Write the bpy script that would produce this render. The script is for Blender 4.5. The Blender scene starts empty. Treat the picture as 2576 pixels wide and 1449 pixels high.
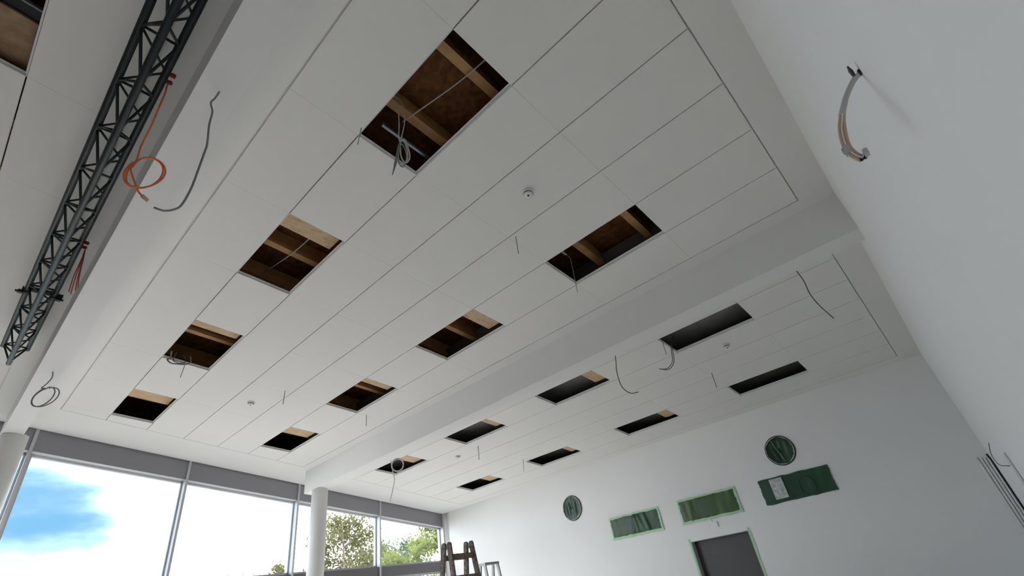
import bpy, bmesh, math, random
from mathutils import Vector, Matrix, noise as mnoise
random.seed(7)
sc = bpy.context.scene
col = sc.collection

# ------------------------------------------------------------------ camera
cam_d = bpy.data.cameras.new('camera')
cam_d.sensor_width = 36.0
cam_d.lens = 1200.55 / 2576 * 36.0
cam_d.clip_start = 0.05
cam_d.clip_end = 500
cam = bpy.data.objects.new('camera', cam_d)
col.objects.link(cam)
RX = (0.72186, 0.67561, -0.14991)      # picture right, in room axes
RY = (-0.46083, 0.30767, -0.83245)     # picture down
RZ = (-0.51629, 0.66999, 0.53343)      # viewing direction
CZ = 1.7
cam.matrix_world = Matrix(((RX[0], -RY[0], -RZ[0], 0), (RX[1], -RY[1], -RZ[1], 0), (RX[2], -RY[2], -RZ[2], CZ), (0, 0, 0, 1)))
sc.camera = cam

# ------------------------------------------------------------------ sky, sun, exposure
SKY_BLUE = (0.25, 0.62, 0.98, 1)
SKY_WHITE = (0.955, 0.968, 1.0, 1)
SKY_CLOUD = 12.0
world = bpy.data.worlds.new('sky')
sc.world = world
world.use_nodes = True
wn = world.node_tree
wn.nodes.clear()
def N(nt, typ, **kw):
    n = nt.nodes.new(typ)
    for k, v in kw.items():
        setattr(n, k, v)
    return n
w_out = N(wn, 'ShaderNodeOutputWorld')
w_bg = N(wn, 'ShaderNodeBackground')
w_tc = N(wn, 'ShaderNodeTexCoord')
w_map = N(wn, 'ShaderNodeMapping')
w_map.inputs['Scale'].default_value = (1.0, 1.0, 3.0)
w_map.inputs['Location'].default_value = (-13.08, 1.95, 8.12)
w_no = N(wn, 'ShaderNodeTexNoise')
w_no.inputs['Scale'].default_value = 1.6
w_no.inputs['Detail'].default_value = 7
w_no.inputs['Roughness'].default_value = 0.52
w_rmp = N(wn, 'ShaderNodeValToRGB')
w_rmp.color_ramp.elements[0].position = 0.315
w_rmp.color_ramp.elements[0].color = (0, 0, 0, 1)
w_rmp.color_ramp.elements[1].position = 0.53
w_rmp.color_ramp.elements[1].color = (1, 1, 1, 1)
w_mixc = N(wn, 'ShaderNodeMix', data_type='RGBA')
w_mixc.inputs[6].default_value = SKY_BLUE
w_mixc.inputs[7].default_value = SKY_WHITE
w_str = N(wn, 'ShaderNodeMapRange')
w_str.inputs['From Min'].default_value = 0.0
w_str.inputs['From Max'].default_value = 1.0
w_str.inputs['To Min'].default_value = 0.86
w_str.inputs['To Max'].default_value = SKY_CLOUD
L = wn.links.new
L(w_tc.outputs['Generated'], w_map.inputs['Vector'])
L(w_map.outputs['Vector'], w_no.inputs['Vector'])
L(w_no.outputs['Fac'], w_rmp.inputs['Fac'])
L(w_rmp.outputs['Color'], w_mixc.inputs[0])
w_pow = N(wn, 'ShaderNodeMath', operation='POWER')
w_pow.inputs[1].default_value = 2.5
L(w_rmp.outputs['Color'], w_pow.inputs[0])
L(w_pow.outputs['Value'], w_str.inputs['Value'])
L(w_mixc.outputs[2], w_bg.inputs['Color'])
L(w_str.outputs['Result'], w_bg.inputs['Strength'])
L(w_bg.outputs['Background'], w_out.inputs['Surface'])

sun_d = bpy.data.lights.new('sun', 'SUN')
sun_d.energy = 4.6
sun_d.angle = math.radians(12.0)
sun_d.color = (1.0, 0.99, 0.985)
sun = bpy.data.objects.new('sun', sun_d)
col.objects.link(sun)
sun.rotation_euler = Vector((0.85, -0.14, -0.50)).to_track_quat('-Z', 'Y').to_euler()   # veiled sun in front of the windows, high above the picture

vs = sc.view_settings
vs.view_transform = 'Standard'
vs.look = 'None'
vs.gamma = 1.0
vs.use_curve_mapping = False
vs.exposure = 0.29
try:
    sc.cycles.use_denoising = True
    sc.cycles.diffuse_bounces = 6
    sc.cycles.max_bounces = 10
    sc.cycles.use_adaptive_sampling = True
    sc.cycles.adaptive_threshold = 0.05
    sc.cycles.adaptive_min_samples = 20
    sc.cycles.transparent_max_bounces = 16
    sc.cycles.caustics_reflective = False
    sc.cycles.sample_clamp_indirect = 10
except Exception:
    pass

# ------------------------------------------------------------------ materials
def mat(name, rgb, rough=0.6, metal=0.0, spec=0.4, noise=None, bump=None):
    m = bpy.data.materials.new(name)
    m.use_nodes = True
    nt = m.node_tree
    b = nt.nodes['Principled BSDF']
    b.inputs['Base Color'].default_value = (*rgb, 1)
    b.inputs['Roughness'].default_value = rough
    b.inputs['Metallic'].default_value = metal
    b.inputs['Specular IOR Level'].default_value = spec
    tc = N(nt, 'ShaderNodeTexCoord')
    if noise:                        # (scale, amount, second colour)
        sc_, amt, rgb2 = noise
        no = N(nt, 'ShaderNodeTexNoise')
        no.inputs['Scale'].default_value = sc_
        no.inputs['Detail'].default_value = 5
        mx = N(nt, 'ShaderNodeMix', data_type='RGBA')
        mx.inputs[6].default_value = (*rgb, 1)
        mx.inputs[7].default_value = (*rgb2, 1)
        mr = N(nt, 'ShaderNodeMapRange')
        mr.inputs['From Min'].default_value = 0.35
        mr.inputs['From Max'].default_value = 0.65
        mr.inputs['To Max'].default_value = amt
        nt.links.new(tc.outputs['Object'], no.inputs['Vector'])
        nt.links.new(no.outputs['Fac'], mr.inputs['Value'])
        nt.links.new(mr.outputs['Result'], mx.inputs[0])
        nt.links.new(mx.outputs[2], b.inputs['Base Color'])
    if bump:                         # (scale, strength, distance)
        no2 = N(nt, 'ShaderNodeTexNoise')
        no2.inputs['Scale'].default_value = bump[0]
        no2.inputs['Detail'].default_value = 4
        bp = N(nt, 'ShaderNodeBump')
        bp.inputs['Strength'].default_value = bump[1]
        bp.inputs['Distance'].default_value = bump[2]
        nt.links.new(tc.outputs['Object'], no2.inputs['Vector'])
        nt.links.new(no2.outputs['Fac'], bp.inputs['Height'])
        nt.links.new(bp.outputs['Normal'], b.inputs['Normal'])
    return m

M = {}
M['paint'] = mat('white_wall_paint', (0.82, 0.818, 0.808), 0.75, noise=(1.3, 0.35, (0.79, 0.788, 0.778)), bump=(140, 0.12, 0.002))
M['panel'] = mat('white_ceiling_panel', (0.80, 0.793, 0.765), 0.85, noise=(60, 0.25, (0.77, 0.763, 0.738)))
M['frieze'] = mat('white_plasterboard', (0.80, 0.795, 0.775), 0.8, noise=(2, 0.3, (0.78, 0.775, 0.76)))
M['trimwhite'] = mat('white_metal_profile', (0.82, 0.82, 0.83), 0.35)
M['galv'] = mat('galvanised_steel', (0.22, 0.26, 0.31), 0.35, 0.8)
M['timber'] = mat('spruce_timber', (0.60, 0.36, 0.16), 0.7, noise=(9, 0.6, (0.47, 0.26, 0.105)))
M['ply'] = mat('brown_plywood', (0.36, 0.235, 0.14), 0.75, noise=(16, 0.8, (0.25, 0.155, 0.085)))
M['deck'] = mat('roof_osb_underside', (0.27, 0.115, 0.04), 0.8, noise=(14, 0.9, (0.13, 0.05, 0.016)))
M['membrane'] = mat('grey_fleece', (0.24, 0.24, 0.235), 0.9, noise=(3, 0.7, (0.34, 0.335, 0.32)))
M['duct'] = mat('duct_sheet', (0.16, 0.17, 0.16), 0.6)
M['truss'] = mat('dark_truss_steel', (0.015, 0.021, 0.025), 0.42, 0.0, noise=(20, 0.4, (0.024, 0.032, 0.036)))
M['black'] = mat('black_rubber', (0.012, 0.013, 0.016), 0.55)
M['alu'] = mat('grey_window_aluminium', (0.50, 0.505, 0.53), 0.38, 0.15)
M['lintel'] = mat('grey_facade_sheet', (0.27, 0.262, 0.285), 0.5, 0.1)
M['transom'] = mat('dark_grey_transom', (0.13, 0.125, 0.13), 0.5, 0.1)
M['cablegrey'] = mat('grey_cable', (0.23, 0.24, 0.235), 0.5)
M['cablelight'] = mat('light_grey_cable', (0.55, 0.55, 0.54), 0.5)
M['cabledark'] = mat('dark_grey_cable', (0.08, 0.08, 0.085), 0.5)
M['orange'] = mat('orange_cable', (0.75, 0.17, 0.045), 0.45)
M['red'] = mat('dark_red_plastic', (0.22, 0.02, 0.016), 0.5)
M['redstrand'] = mat('red_brown_strand', (0.42, 0.10, 0.055), 0.6)
M['tan'] = mat('tan_flexible_tube', (0.60, 0.42, 0.29), 0.45)
M['white'] = mat('white_plastic', (0.80, 0.80, 0.79), 0.4)
M['clear'] = mat('milky_connector', (0.50, 0.50, 0.50), 0.25)
M['tape'] = mat('pale_green_tape', (0.36, 0.60, 0.38), 0.5, noise=(12, 0.5, (0.55, 0.72, 0.50)))
M['door'] = mat('anthracite_door', (0.075, 0.073, 0.072), 0.45)
M['jamb'] = mat('grey_steel_jamb', (0.42, 0.44, 0.44), 0.5)
M['floor'] = mat('warm_grey_floor', (0.57, 0.54, 0.515), 0.8, noise=(1.2, 0.6, (0.52, 0.49, 0.465)))
M['absorber'] = mat('added_light_absorber', (0.12, 0.11, 0.11), 0.9)  # made-up dark surface for the unseen near wall, cuts bounce onto the beams
M['ground'] = mat('dry_lawn', (0.105, 0.10, 0.085), 0.95, noise=(0.6, 0.7, (0.085, 0.09, 0.06)))
M['roof'] = mat('roof_sheet', (0.2, 0.2, 0.2), 0.8)
M['ladderwood'] = mat('worn_brown_ladder_wood', (0.10, 0.065, 0.05), 0.65, noise=(26, 0.9, (0.30, 0.25, 0.215)))
M['ladderalu'] = mat('dull_ladder_aluminium', (0.42, 0.42, 0.38), 0.45, 0.5)
M['bark'] = mat('tree_bark', (0.16, 0.12, 0.10), 0.9)
M['foil'] = mat('beige_masking_foil', (0.62, 0.59, 0.55), 0.5)
M['headlit'] = mat('painted_underside_light', (0.78, 0.79, 0.79), 0.4)  # pale colour stands in for skylight on the spandrel underside
M['film_white'] = mat('white_masking_sheet', (0.60, 0.62, 0.62), 0.4, noise=(18, 0.7, (0.25, 0.30, 0.28)))

def osb(name):
    m = bpy.data.materials.new(name)
    m.use_nodes = True
    nt = m.node_tree
    b = nt.nodes['Principled BSDF']
    b.inputs['Roughness'].default_value = 0.75
    tc = N(nt, 'ShaderNodeTexCoord')
    mp = N(nt, 'ShaderNodeMapping')
    mp.inputs['Scale'].default_value = (34, 13, 10)
    mp.inputs['Rotation'].default_value = (0, 0, 0.5)
    vo = N(nt, 'ShaderNodeTexVoronoi')
    vo.inputs['Scale'].default_value = 1.0
    no = N(nt, 'ShaderNodeTexNoise')
    no.inputs['Scale'].default_value = 25
    rm = N(nt, 'ShaderNodeValToRGB')
    e = rm.color_ramp.elements
    e[0].position, e[0].color = 0.0, (0.30, 0.19, 0.10, 1)
    e[1].position, e[1].color = 1.0, (0.66, 0.50, 0.33, 1)
    e2 = e.new(0.35); e2.color = (0.55, 0.39, 0.23, 1)
    mx = N(nt, 'ShaderNodeMix', data_type='RGBA')
    mx.inputs[0].default_value = 0.35
    nt.links.new(tc.outputs['Object'], mp.inputs['Vector'])
    nt.links.new(mp.outputs['Vector'], vo.inputs['Vector'])
    nt.links.new(tc.outputs['Object'], no.inputs['Vector'])
    nt.links.new(vo.outputs['Color'], mx.inputs[6])
    nt.links.new(no.outputs['Color'], mx.inputs[7])
    nt.links.new(mx.outputs[2], rm.inputs['Fac'])
    nt.links.new(rm.outputs['Color'], b.inputs['Base Color'])
    return m
M['osb'] = osb('osb_board')

def film(name, dark, light):
    m = bpy.data.materials.new(name)
    m.use_nodes = True
    nt = m.node_tree
    b = nt.nodes['Principled BSDF']
    b.inputs['Roughness'].default_value = 0.36
    b.inputs['Specular IOR Level'].default_value = 0.35
    tc = N(nt, 'ShaderNodeTexCoord')
    mp = N(nt, 'ShaderNodeMapping')
    mp.inputs['Scale'].default_value = (5, 5, 0.9)
    no = N(nt, 'ShaderNodeTexNoise')
    no.inputs['Scale'].default_value = 1.4
    no.inputs['Detail'].default_value = 5
    rm = N(nt, 'ShaderNodeValToRGB')
    rm.color_ramp.elements[0].position = 0.42
    rm.color_ramp.elements[0].color = (*dark, 1)
    rm.color_ramp.elements[1].position = 0.72
    rm.color_ramp.elements[1].color = (*light, 1)
    nt.links.new(tc.outputs['Object'], mp.inputs['Vector'])
    nt.links.new(mp.outputs['Vector'], no.inputs['Vector'])
    nt.links.new(no.outputs['Fac'], rm.inputs['Fac'])
    nt.links.new(rm.outputs['Color'], b.inputs['Base Color'])
    return m
M['film_a'] = film('green_masking_film', (0.018, 0.05, 0.03), (0.05, 0.11, 0.055))
M['film_b'] = film('light_green_masking_film', (0.035, 0.08, 0.038), (0.095, 0.16, 0.06))
M['film_c'] = film('dark_green_masking_film', (0.027, 0.068, 0.044), (0.045, 0.10, 0.06))

def glass():
    m = bpy.data.materials.new('window_glass')
    m.use_nodes = True
    nt = m.node_tree
    nt.nodes.clear()
    o = N(nt, 'ShaderNodeOutputMaterial')
    t = N(nt, 'ShaderNodeBsdfTransparent')
    t.inputs['Color'].default_value = (0.975, 0.982, 0.985, 1)
    g = N(nt, 'ShaderNodeBsdfGlossy')
    g.inputs['Roughness'].default_value = 0.02
    lw = N(nt, 'ShaderNodeLayerWeight')
    lw.inputs['Blend'].default_value = 0.5
    pw = N(nt, 'ShaderNodeMath', operation='POWER')
    pw.inputs[1].default_value = 5.0
    f = N(nt, 'ShaderNodeMapRange')
    f.inputs['To Min'].default_value = 0.03
    f.inputs['To Max'].default_value = 0.9
    nt.links.new(lw.outputs['Facing'], pw.inputs[0])
    nt.links.new(pw.outputs['Value'], f.inputs['Value'])
    x = N(nt, 'ShaderNodeMixShader')
    nt.links.new(f.outputs['Result'], x.inputs['Fac'])
    nt.links.new(t.outputs['BSDF'], x.inputs[1])
    nt.links.new(g.outputs['BSDF'], x.inputs[2])
    nt.links.new(x.outputs['Shader'], o.inputs['Surface'])
    return m
M['glass'] = glass()

def leafmat(name, rgb):
    m = bpy.data.materials.new(name)
    m.use_nodes = True
    nt = m.node_tree
    nt.nodes.clear()
    o = N(nt, 'ShaderNodeOutputMaterial')
    d = N(nt, 'ShaderNodeBsdfDiffuse')
    d.inputs['Color'].default_value = (*rgb, 1)
    t = N(nt, 'ShaderNodeBsdfTranslucent')
    t.inputs['Color'].default_value = (rgb[0] * 1.3, rgb[1] * 1.35, rgb[2], 1)
    x = N(nt, 'ShaderNodeMixShader')
    x.inputs['Fac'].default_value = 0.45
    nt.links.new(d.outputs['BSDF'], x.inputs[1])
    nt.links.new(t.outputs['BSDF'], x.inputs[2])
    nt.links.new(x.outputs['Shader'], o.inputs['Surface'])
    return m
M['leaf1'] = leafmat('olive_leaf', (0.085, 0.085, 0.04))
M['leaf2'] = leafmat('fresh_leaf', (0.105, 0.125, 0.045))
M['leaf3'] = leafmat('bluish_leaf', (0.08, 0.105, 0.07))

# ------------------------------------------------------------------ mesh helpers
class MB:
    def __init__(self):
        self.v, self.f, self.s = [], [], []
    def add(self, vs_, fs_, smooth=False):
        o = len(self.v)
        self.v += [tuple(p) for p in vs_]
        for f in fs_:
            self.f.append([i + o for i in f])
            self.s.append(smooth)
        return self
    def hexa(self, p):               # 8 points: bottom 4 then top 4
        return self.add(p, [(0, 3, 2, 1), (4, 5, 6, 7), (0, 1, 5, 4), (1, 2, 6, 5), (2, 3, 7, 6), (3, 0, 4, 7)])
    def box(self, a, b):
        (x0, y0, z0), (x1, y1, z1) = a, b
        x0, x1 = min(x0, x1), max(x0, x1); y0, y1 = min(y0, y1), max(y0, y1); z0, z1 = min(z0, z1), max(z0, z1)
        return self.hexa([(x0, y0, z0), (x1, y0, z0), (x1, y1, z0), (x0, y1, z0), (x0, y0, z1), (x1, y0, z1), (x1, y1, z1), (x0, y1, z1)])
    def prism(self, poly, lo, hi):   # poly in x,y (counter-clockwise); lo/hi functions of (x,y)
        n = len(poly)
        a = [(x, y, lo(x, y)) for x, y in poly] + [(x, y, hi(x, y)) for x, y in poly]
        fs_ = [tuple(range(n - 1, -1, -1)), tuple(range(n, 2 * n))] + [(i, (i + 1) % n, n + (i + 1) % n, n + i) for i in range(n)]
        return self.add(a, fs_)
    def tube(self, path, r, seg=8, caps=True):
        P = [Vector(p) for p in path]
        rr = r if isinstance(r, (list, tuple)) else [r] * len(P)
        rings = []
        prev = None
        for i, p in enumerate(P):
            t = (P[min(i + 1, len(P) - 1)] - P[max(i - 1, 0)]).normalized()
            if prev is None:
                a = Vector((0, 0, 1)) if abs(t.z) < 0.9 else Vector((1, 0, 0))
                n = t.cross(a).normalized()
            else:
                n = (prev - t * prev.dot(t))
                n = n.normalized() if n.length > 1e-6 else t.orthogonal().normalized()
            prev = n
            b = t.cross(n)
            rings.append([p + (n * math.cos(k * 2 * math.pi / seg) + b * math.sin(k * 2 * math.pi / seg)) * rr[i] for k in range(seg)])
        vs_ = [q for R in rings for q in R]
        fs_ = []
        for i in range(len(P) - 1):
            for k in range(seg):
                a, b = i * seg + k, i * seg + (k + 1) % seg
                fs_.append((a, b, b + seg, a + seg))
        self.add(vs_, fs_, True)
        if caps:
            o = len(self.v) - len(vs_)
            self.f.append([o + k for k in range(seg - 1, -1, -1)]); self.s.append(False)
            e = o + (len(P) - 1) * seg
            self.f.append([e + k for k in range(seg)]); self.s.append(False)
        return self
    def lathe(self, prof, c, axis='z', seg=20):   # prof [(r,h)]
        rings = []
        for r, h in prof:
            R = []
            for k in range(seg):
                a = k * 2 * math.pi / seg
                u, v = r * math.cos(a), r * math.sin(a)
                q = {'z': (u, v, h), 'y': (u, h, v), 'x': (h, u, v)}[axis]
                R.append((c[0] + q[0], c[1] + q[1], c[2] + q[2]))
            rings.append(R)
        vs_ = [q for R in rings for q in R]
        fs_ = []
        for i in range(len(prof) - 1):
            for k in range(seg):
                a, b = i * seg + k, i * seg + (k + 1) % seg
                fs_.append((a, b, b + seg, a + seg))
        fs_.append(tuple(range(seg - 1, -1, -1)))
        fs_.append(tuple(range((len(prof) - 1) * seg, len(prof) * seg)))
        return self.add(vs_, fs_, True)
    def mesh(self, name, m, recalc=True):
        me = bpy.data.meshes.new(name)
        me.from_pydata(self.v, [], self.f)
        me.polygons.foreach_set('use_smooth', self.s)
        if m is not None:
            me.materials.append(m)
        if recalc:
            bm = bmesh.new(); bm.from_mesh(me)
            bmesh.ops.recalc_face_normals(bm, faces=bm.faces)
            bm.to_mesh(me); bm.free()
        me.update()
        return me
    def build(self, name, m, parent=None, recalc=True):
        return obj(name, self.mesh(name, m, recalc), parent)

def obj(name, me, parent=None, loc=None):
    o = bpy.data.objects.new(name, me)
    col.objects.link(o)
    if parent is not None:
        o.parent = parent
    if loc is not None:
        o.location = loc
    return o

def centre(o):
    """move the origin of a single-mesh thing to the middle of its base"""
    me = o.data
    xs = [v.co.x for v in me.vertices]; ys = [v.co.y for v in me.vertices]; zs = [v.co.z for v in me.vertices]
    c = Vector(((min(xs) + max(xs)) / 2, (min(ys) + max(ys)) / 2, min(zs)))
    me.transform(Matrix.Translation(-c))
    o.location = c
    return o

def tag(o, label, cat, group=None):
    o['label'] = label
    o['category'] = cat
    if group:
        o['group'] = group
    return o

def struct(o, label=None, cat=None):
    o['kind'] = 'structure'
    if label:
        o['label'] = label
    if cat:
        o['category'] = cat
    return o

def empty(name, loc=(0, 0, 0)):
    o = bpy.data.objects.new(name, None)
    o.empty_display_size = 0.1
    col.objects.link(o)
    o.location = loc
    return o

def part(name, mb, m, parent, recalc=True):
    """mesh in room coordinates, parented to a thing that may have a location"""
    me = mb.mesh(name, m, recalc)
    l = Vector((0, 0, 0)); p = parent
    while p is not None:
        l = l + p.location; p = p.parent
    me.transform(Matrix.Translation(-l))
    return obj(name, me, parent)

def smooth(pts, n=6):
    """Catmull-Rom through points"""
    P = [Vector(p) for p in pts]
    if len(P) < 3:
        return P
    P = [P[0] * 2 - P[1]] + P + [P[-1] * 2 - P[-2]]
    out = []
    for i in range(1, len(P) - 2):
        a, b, c, d = P[i - 1], P[i], P[i + 1], P[i + 2]
        for k in range(n):
            t = k / n
            out.append(0.5 * ((2 * b) + (c - a) * t + (2 * a - 5 * b + 4 * c - d) * t * t + (3 * b - a - 3 * c + d) * t ** 3))
    out.append(P[-2])
    return out

# ------------------------------------------------------------------ room geometry
SL = 0.12721                     # the ceiling falls towards the back wall
SK = 0.10276                     # the window wall runs slightly askew
ZC0 = 5.41
def zc(y): return ZC0 - SL * y
def xw(y, W=-11.27): return W - SK * y          # inner face of the window wall
def xe(y): return -10.136 - SK * y              # end of the panel field
XR, YB, YF = 0.32, 10.55, -6.2                  # right wall, back wall, near wall

struct(MB().box((-13.2, YF - 0.3, -0.2), (XR + 0.3, YB + 0.6, 0.0)).build('floor', M['floor']), 'warm grey floor of the hall', 'floor')
struct(MB().box((-80, -70, -0.6), (60, 80, -0.25)).build('ground', M['ground']), 'dull green lawn outside the windows', 'ground')
# right wall with small cable hole, back wall with a door opening, near wall
struct(MB().box((XR, YF - 0.3, 0), (XR + 0.3, YB + 0.6, 7.4)).build('wall_right', M['paint']), 'white painted wall on the right, bright with daylight', 'wall')
DX0, DX1, DZ = -4.765, -3.575, 2.035
PATCH = [(-6.53, -5.262, 2.361, 2.794), (-4.793, -3.537, 2.362, 2.806), (-3.054, -1.813, 2.369, 2.785)]
DISC = [(-7.49, 3.235, 0.275), (-2.445, 3.215, 0.262)]
wb = MB()
T = 0.35
def wallrect(x0, x1, z0, z1): wb.box((x0, YB, z0), (x1, YB + T, z1))
wallrect(-12.09, DX0, 0, 7.0); wb.box((-12.75, YB + 0.17, 0), (-12.09, YB + T, 7.0)); wallrect(DX1, XR, 0, 7.0); wallrect(DX0, DX1, DZ, 7.0)
struct(wb.build('wall_back', M['paint']), 'white painted back wall with taped-off openings', 'wall')
struct(MB().box((-12.6, YF - 0.3, 0), (XR, YF, 7.4)).build('wall_left', M['absorber']), 'unseen near wall on the left, made dark to cut bounce light', 'wall')

# ------------------------------------------------------------------ beams and columns
BD = 0.48                                          # beam drop
BEAMS = [(-4.833, -4.59), (0.297, 0.54), (5.395, 5.638)]
for i, (y0, y1) in enumerate(BEAMS):
    b = MB().prism([(-10.93, y0), (XR, y0), (XR, y1), (-10.93, y1)], lambda x, y: zc(y) - BD, lambda x, y: zc(y) + 0.6)
    o = b.build('beam', M['paint'])
    struct(o, ['white boxed beam out of view on the left', 'white boxed beam beside the dark lattice truss', 'white boxed beam across the middle, resting on the round column'][i], 'beam')
for i, (x, y) in enumerate([(-10.40, 0.455), (-10.45, 5.515), (-10.45, -4.71)]):
    b = MB().lathe([(0.166, 0), (0.166, zc(y) - BD - 0.0)], (x, y, 0), seg=40)
    o = b.build('column', M['paint'])
    struct(o, ['white round column at the left picture edge', 'white round column in front of the windows', 'white round column out of view'][i], 'column')

# ------------------------------------------------------------------ ceiling: friezes, panels, opening frames
PY = 0.6211
BAYS = [-5.13, 0.0, 5.098]
F0 = 0.852
EDGE = [(-4.59, 0.297), (0.54, 5.395), (5.638, YB)]
GR = 0.011                                         # half of the joint round each field
ceil_mb = MB()
up = lambda d: (lambda x, y: zc(y) - d)
def slab(mb, poly, d0=0.0, d1=-0.03): mb.prism(poly, up(d0), up(d1))
for off, (ya, yb) in zip(BAYS, EDGE):
    fa, fb = F0 + off, F0 + off + 7 * PY
    slab(ceil_mb, [(xw(ya), ya), (XR, ya), (XR, fa - GR), (xw(fa - GR), fa - GR)])
    slab(ceil_mb, [(xw(fb + GR), fb + GR), (XR, fb + GR), (XR, yb), (xw(yb), yb)])
    slab(ceil_mb, [(GR, fa - GR), (XR, fa - GR), (XR, fb + GR), (GR, fb + GR)])
    slab(ceil_mb, [(xw(fa - GR), fa - GR), (xe(fa - GR) - GR, fa - GR), (xe(fb + GR) - GR, fb + GR), (xw(fb + GR), fb + GR)])
    # shallow white groove behind the joint
    for poly in ([(xe(fa) - 0.06, fa - 0.05), (0.05, fa - 0.05), (0.05, fa + 0.02), (xe(fa) - 0.06, fa + 0.02)],
                 [(xe(fb) - 0.06, fb - 0.02), (0.05, fb - 0.02), (0.05, fb + 0.05), (xe(fb) - 0.06, fb + 0.05)],
                 [(-0.02, fa), (0.05, fa), (0.05, fb), (-0.02, fb)],
                 [(xe(fa) - 0.05, fa), (xe(fa) + 0.02, fa), (xe(fb) + 0.02, fb), (xe(fb) - 0.05, fb)]):
        slab(ceil_mb, poly, -0.022, -0.05)
for y0, y1 in BEAMS:                               # past the beam ends
    slab(ceil_mb, [(xw(y0), y0), (-10.93, y0), (-10.93, y1), (xw(y1), y1)])
slab(ceil_mb, [(xw(YF), YF), (XR, YF), (XR, -4.833), (xw(-4.833), -4.833)])
ceiling = struct(ceil_mb.build('ceiling', M['frieze']), 'sloping white suspended ceiling with open lamp cut-outs', 'ceiling')

GL, GX = 0.0052, 0.0008                            # half joints along and across
def rect_panel_mesh(name, lx):
    b = MB()
    s = lambda d: (lambda x, y: -SL * y - d)
    b.prism([(-lx + GX, GL), (-GX, GL), (-GX, PY - GL), (-lx + GX, PY - GL)], s(0.0), s(-0.02))
    return b.mesh(name, M['panel'])
panel_me = rect_panel_mesh('ceiling_panel', 1.25)
def frame_mesh():
    b = MB()
    s = lambda d: (lambda x, y: -SL * y - d)
    t, h0, h1 = 0.004, -0.001, -0.045
    a0, a1, c0, c1 = -1.25 - 0.001, 0.001, 0.002, PY - 0.002
    b.prism([(a0, c0 - t), (a1, c0 - t), (a1, c0), (a0, c0)], s(h0), s(h1))
    b.prism([(a0, c1), (a1, c1), (a1, c1 + t), (a0, c1 + t)], s(h0), s(h1))
    b.prism([(a0 - t, c0), (a0, c0), (a0, c1), (a0 - t, c1)], s(h0), s(h1))
    b.prism([(a1, c0), (a1 + t, c0), (a1 + t, c1), (a1, c1)], s(h0), s(h1))
    # inner ledge set back a little above the opening
    b.prism([(a0, c1 - 0.012), (a1, c1 - 0.012), (a1, c1), (a0, c1)], s(-0.030), s(-0.034))
    b.prism([(a0, c0), (a0 + 0.012, c0), (a0 + 0.012, c1 - 0.012), (a0, c1 - 0.012)], s(-0.030), s(-0.034))
    return b.mesh('opening_frame', M['trimwhite'])
frame_me = frame_mesh()
# openings: (bay, row) -> columns
HOLES = {(1, 1): (1, 3, 5, 7), (1, 5): (1, 3, 5, 7), (2, 1): (1, 3, 5, 7), (2, 5): (1, 3, 5, 7), (0, 5): (2, 4, 6)}
for bay, off in enumerate(BAYS):
    for row in range(7):
        y0 = F0 + off + row * PY
        for c in range(8):
            x1 = -1.25 * c
            if c in HOLES.get((bay, row), ()):
                obj('opening_frame', frame_me, ceiling, (x1, y0, zc(y0)))
            else:
                obj('ceiling_panel', panel_me, ceiling, (x1, y0, zc(y0)))
        b = MB()
        b.prism([(xe(y0 + GL), y0 + GL), (-10 - GX, y0 + GL), (-10 - GX, y0 + PY - GL), (xe(y0 + PY - GL), y0 + PY - GL)], up(0), up(-0.02))
        o = b.build('ceiling_panel', M['panel'], ceiling)

# ------------------------------------------------------------------ roof space above the ceiling
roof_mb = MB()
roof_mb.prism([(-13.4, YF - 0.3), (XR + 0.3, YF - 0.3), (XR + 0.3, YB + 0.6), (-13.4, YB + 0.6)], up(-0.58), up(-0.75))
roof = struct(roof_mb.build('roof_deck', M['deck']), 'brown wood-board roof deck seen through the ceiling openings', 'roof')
for x in (-1.535, -2.245, -2.95, -4.02, -4.70, -5.4, -6.3, -7.19, -8.1, -9.0, -9.9):
    for ya, yb in EDGE[:2]:
        b = MB()
        b.prism([(x - 0.045, ya), (x + 0.045, ya), (x + 0.045, yb), (x - 0.045, yb)], up(-0.35), up(-0.41))
        b.prism([(x - 0.012, ya), (x + 0.012, ya), (x + 0.012, yb), (x - 0.012, yb)], up(-0.41), up(-0.58))
        b.build('joist', M['timber'], roof)
# dark fleece below the deck over the far bay, and a duct along the near bay
MB().prism([(-12.4, 5.64), (XR, 5.64), (XR, YB), (-12.4, YB)], up(-0.33), up(-0.36)).build('insulation_fleece', M['membrane'], roof)
MB().prism([(-10.3, 4.92), (0.2, 4.92), (0.2, 5.36), (-10.3, 5.36)], up(-0.20), up(-0.50)).build('air_duct', M['duct'], roof)
# wood boards laid over the ends of the openings
BX = {3: -4.067, 5: -6.565, 7: -9.31}
for (bay, row), cs in HOLES.items():
    y0 = F0 + BAYS[bay] + row * PY
    for c in cs:
        if c in BX:
            xa, xb = BX[c], -1.25 * c + 0.28
        elif bay == 0 and c == 2:
            xa, xb = -3.78, -3.33
        else:
            continue
        b = MB()
        b.prism([(xa, y0 - 0.12), (xb, y0 - 0.12), (xb, y0 + PY - 0.012), (xa, y0 + PY - 0.012)], up(-0.10), up(-0.118))
        o = b.build('osb_board', M['osb'] if bay else M['ply'], roof)
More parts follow.
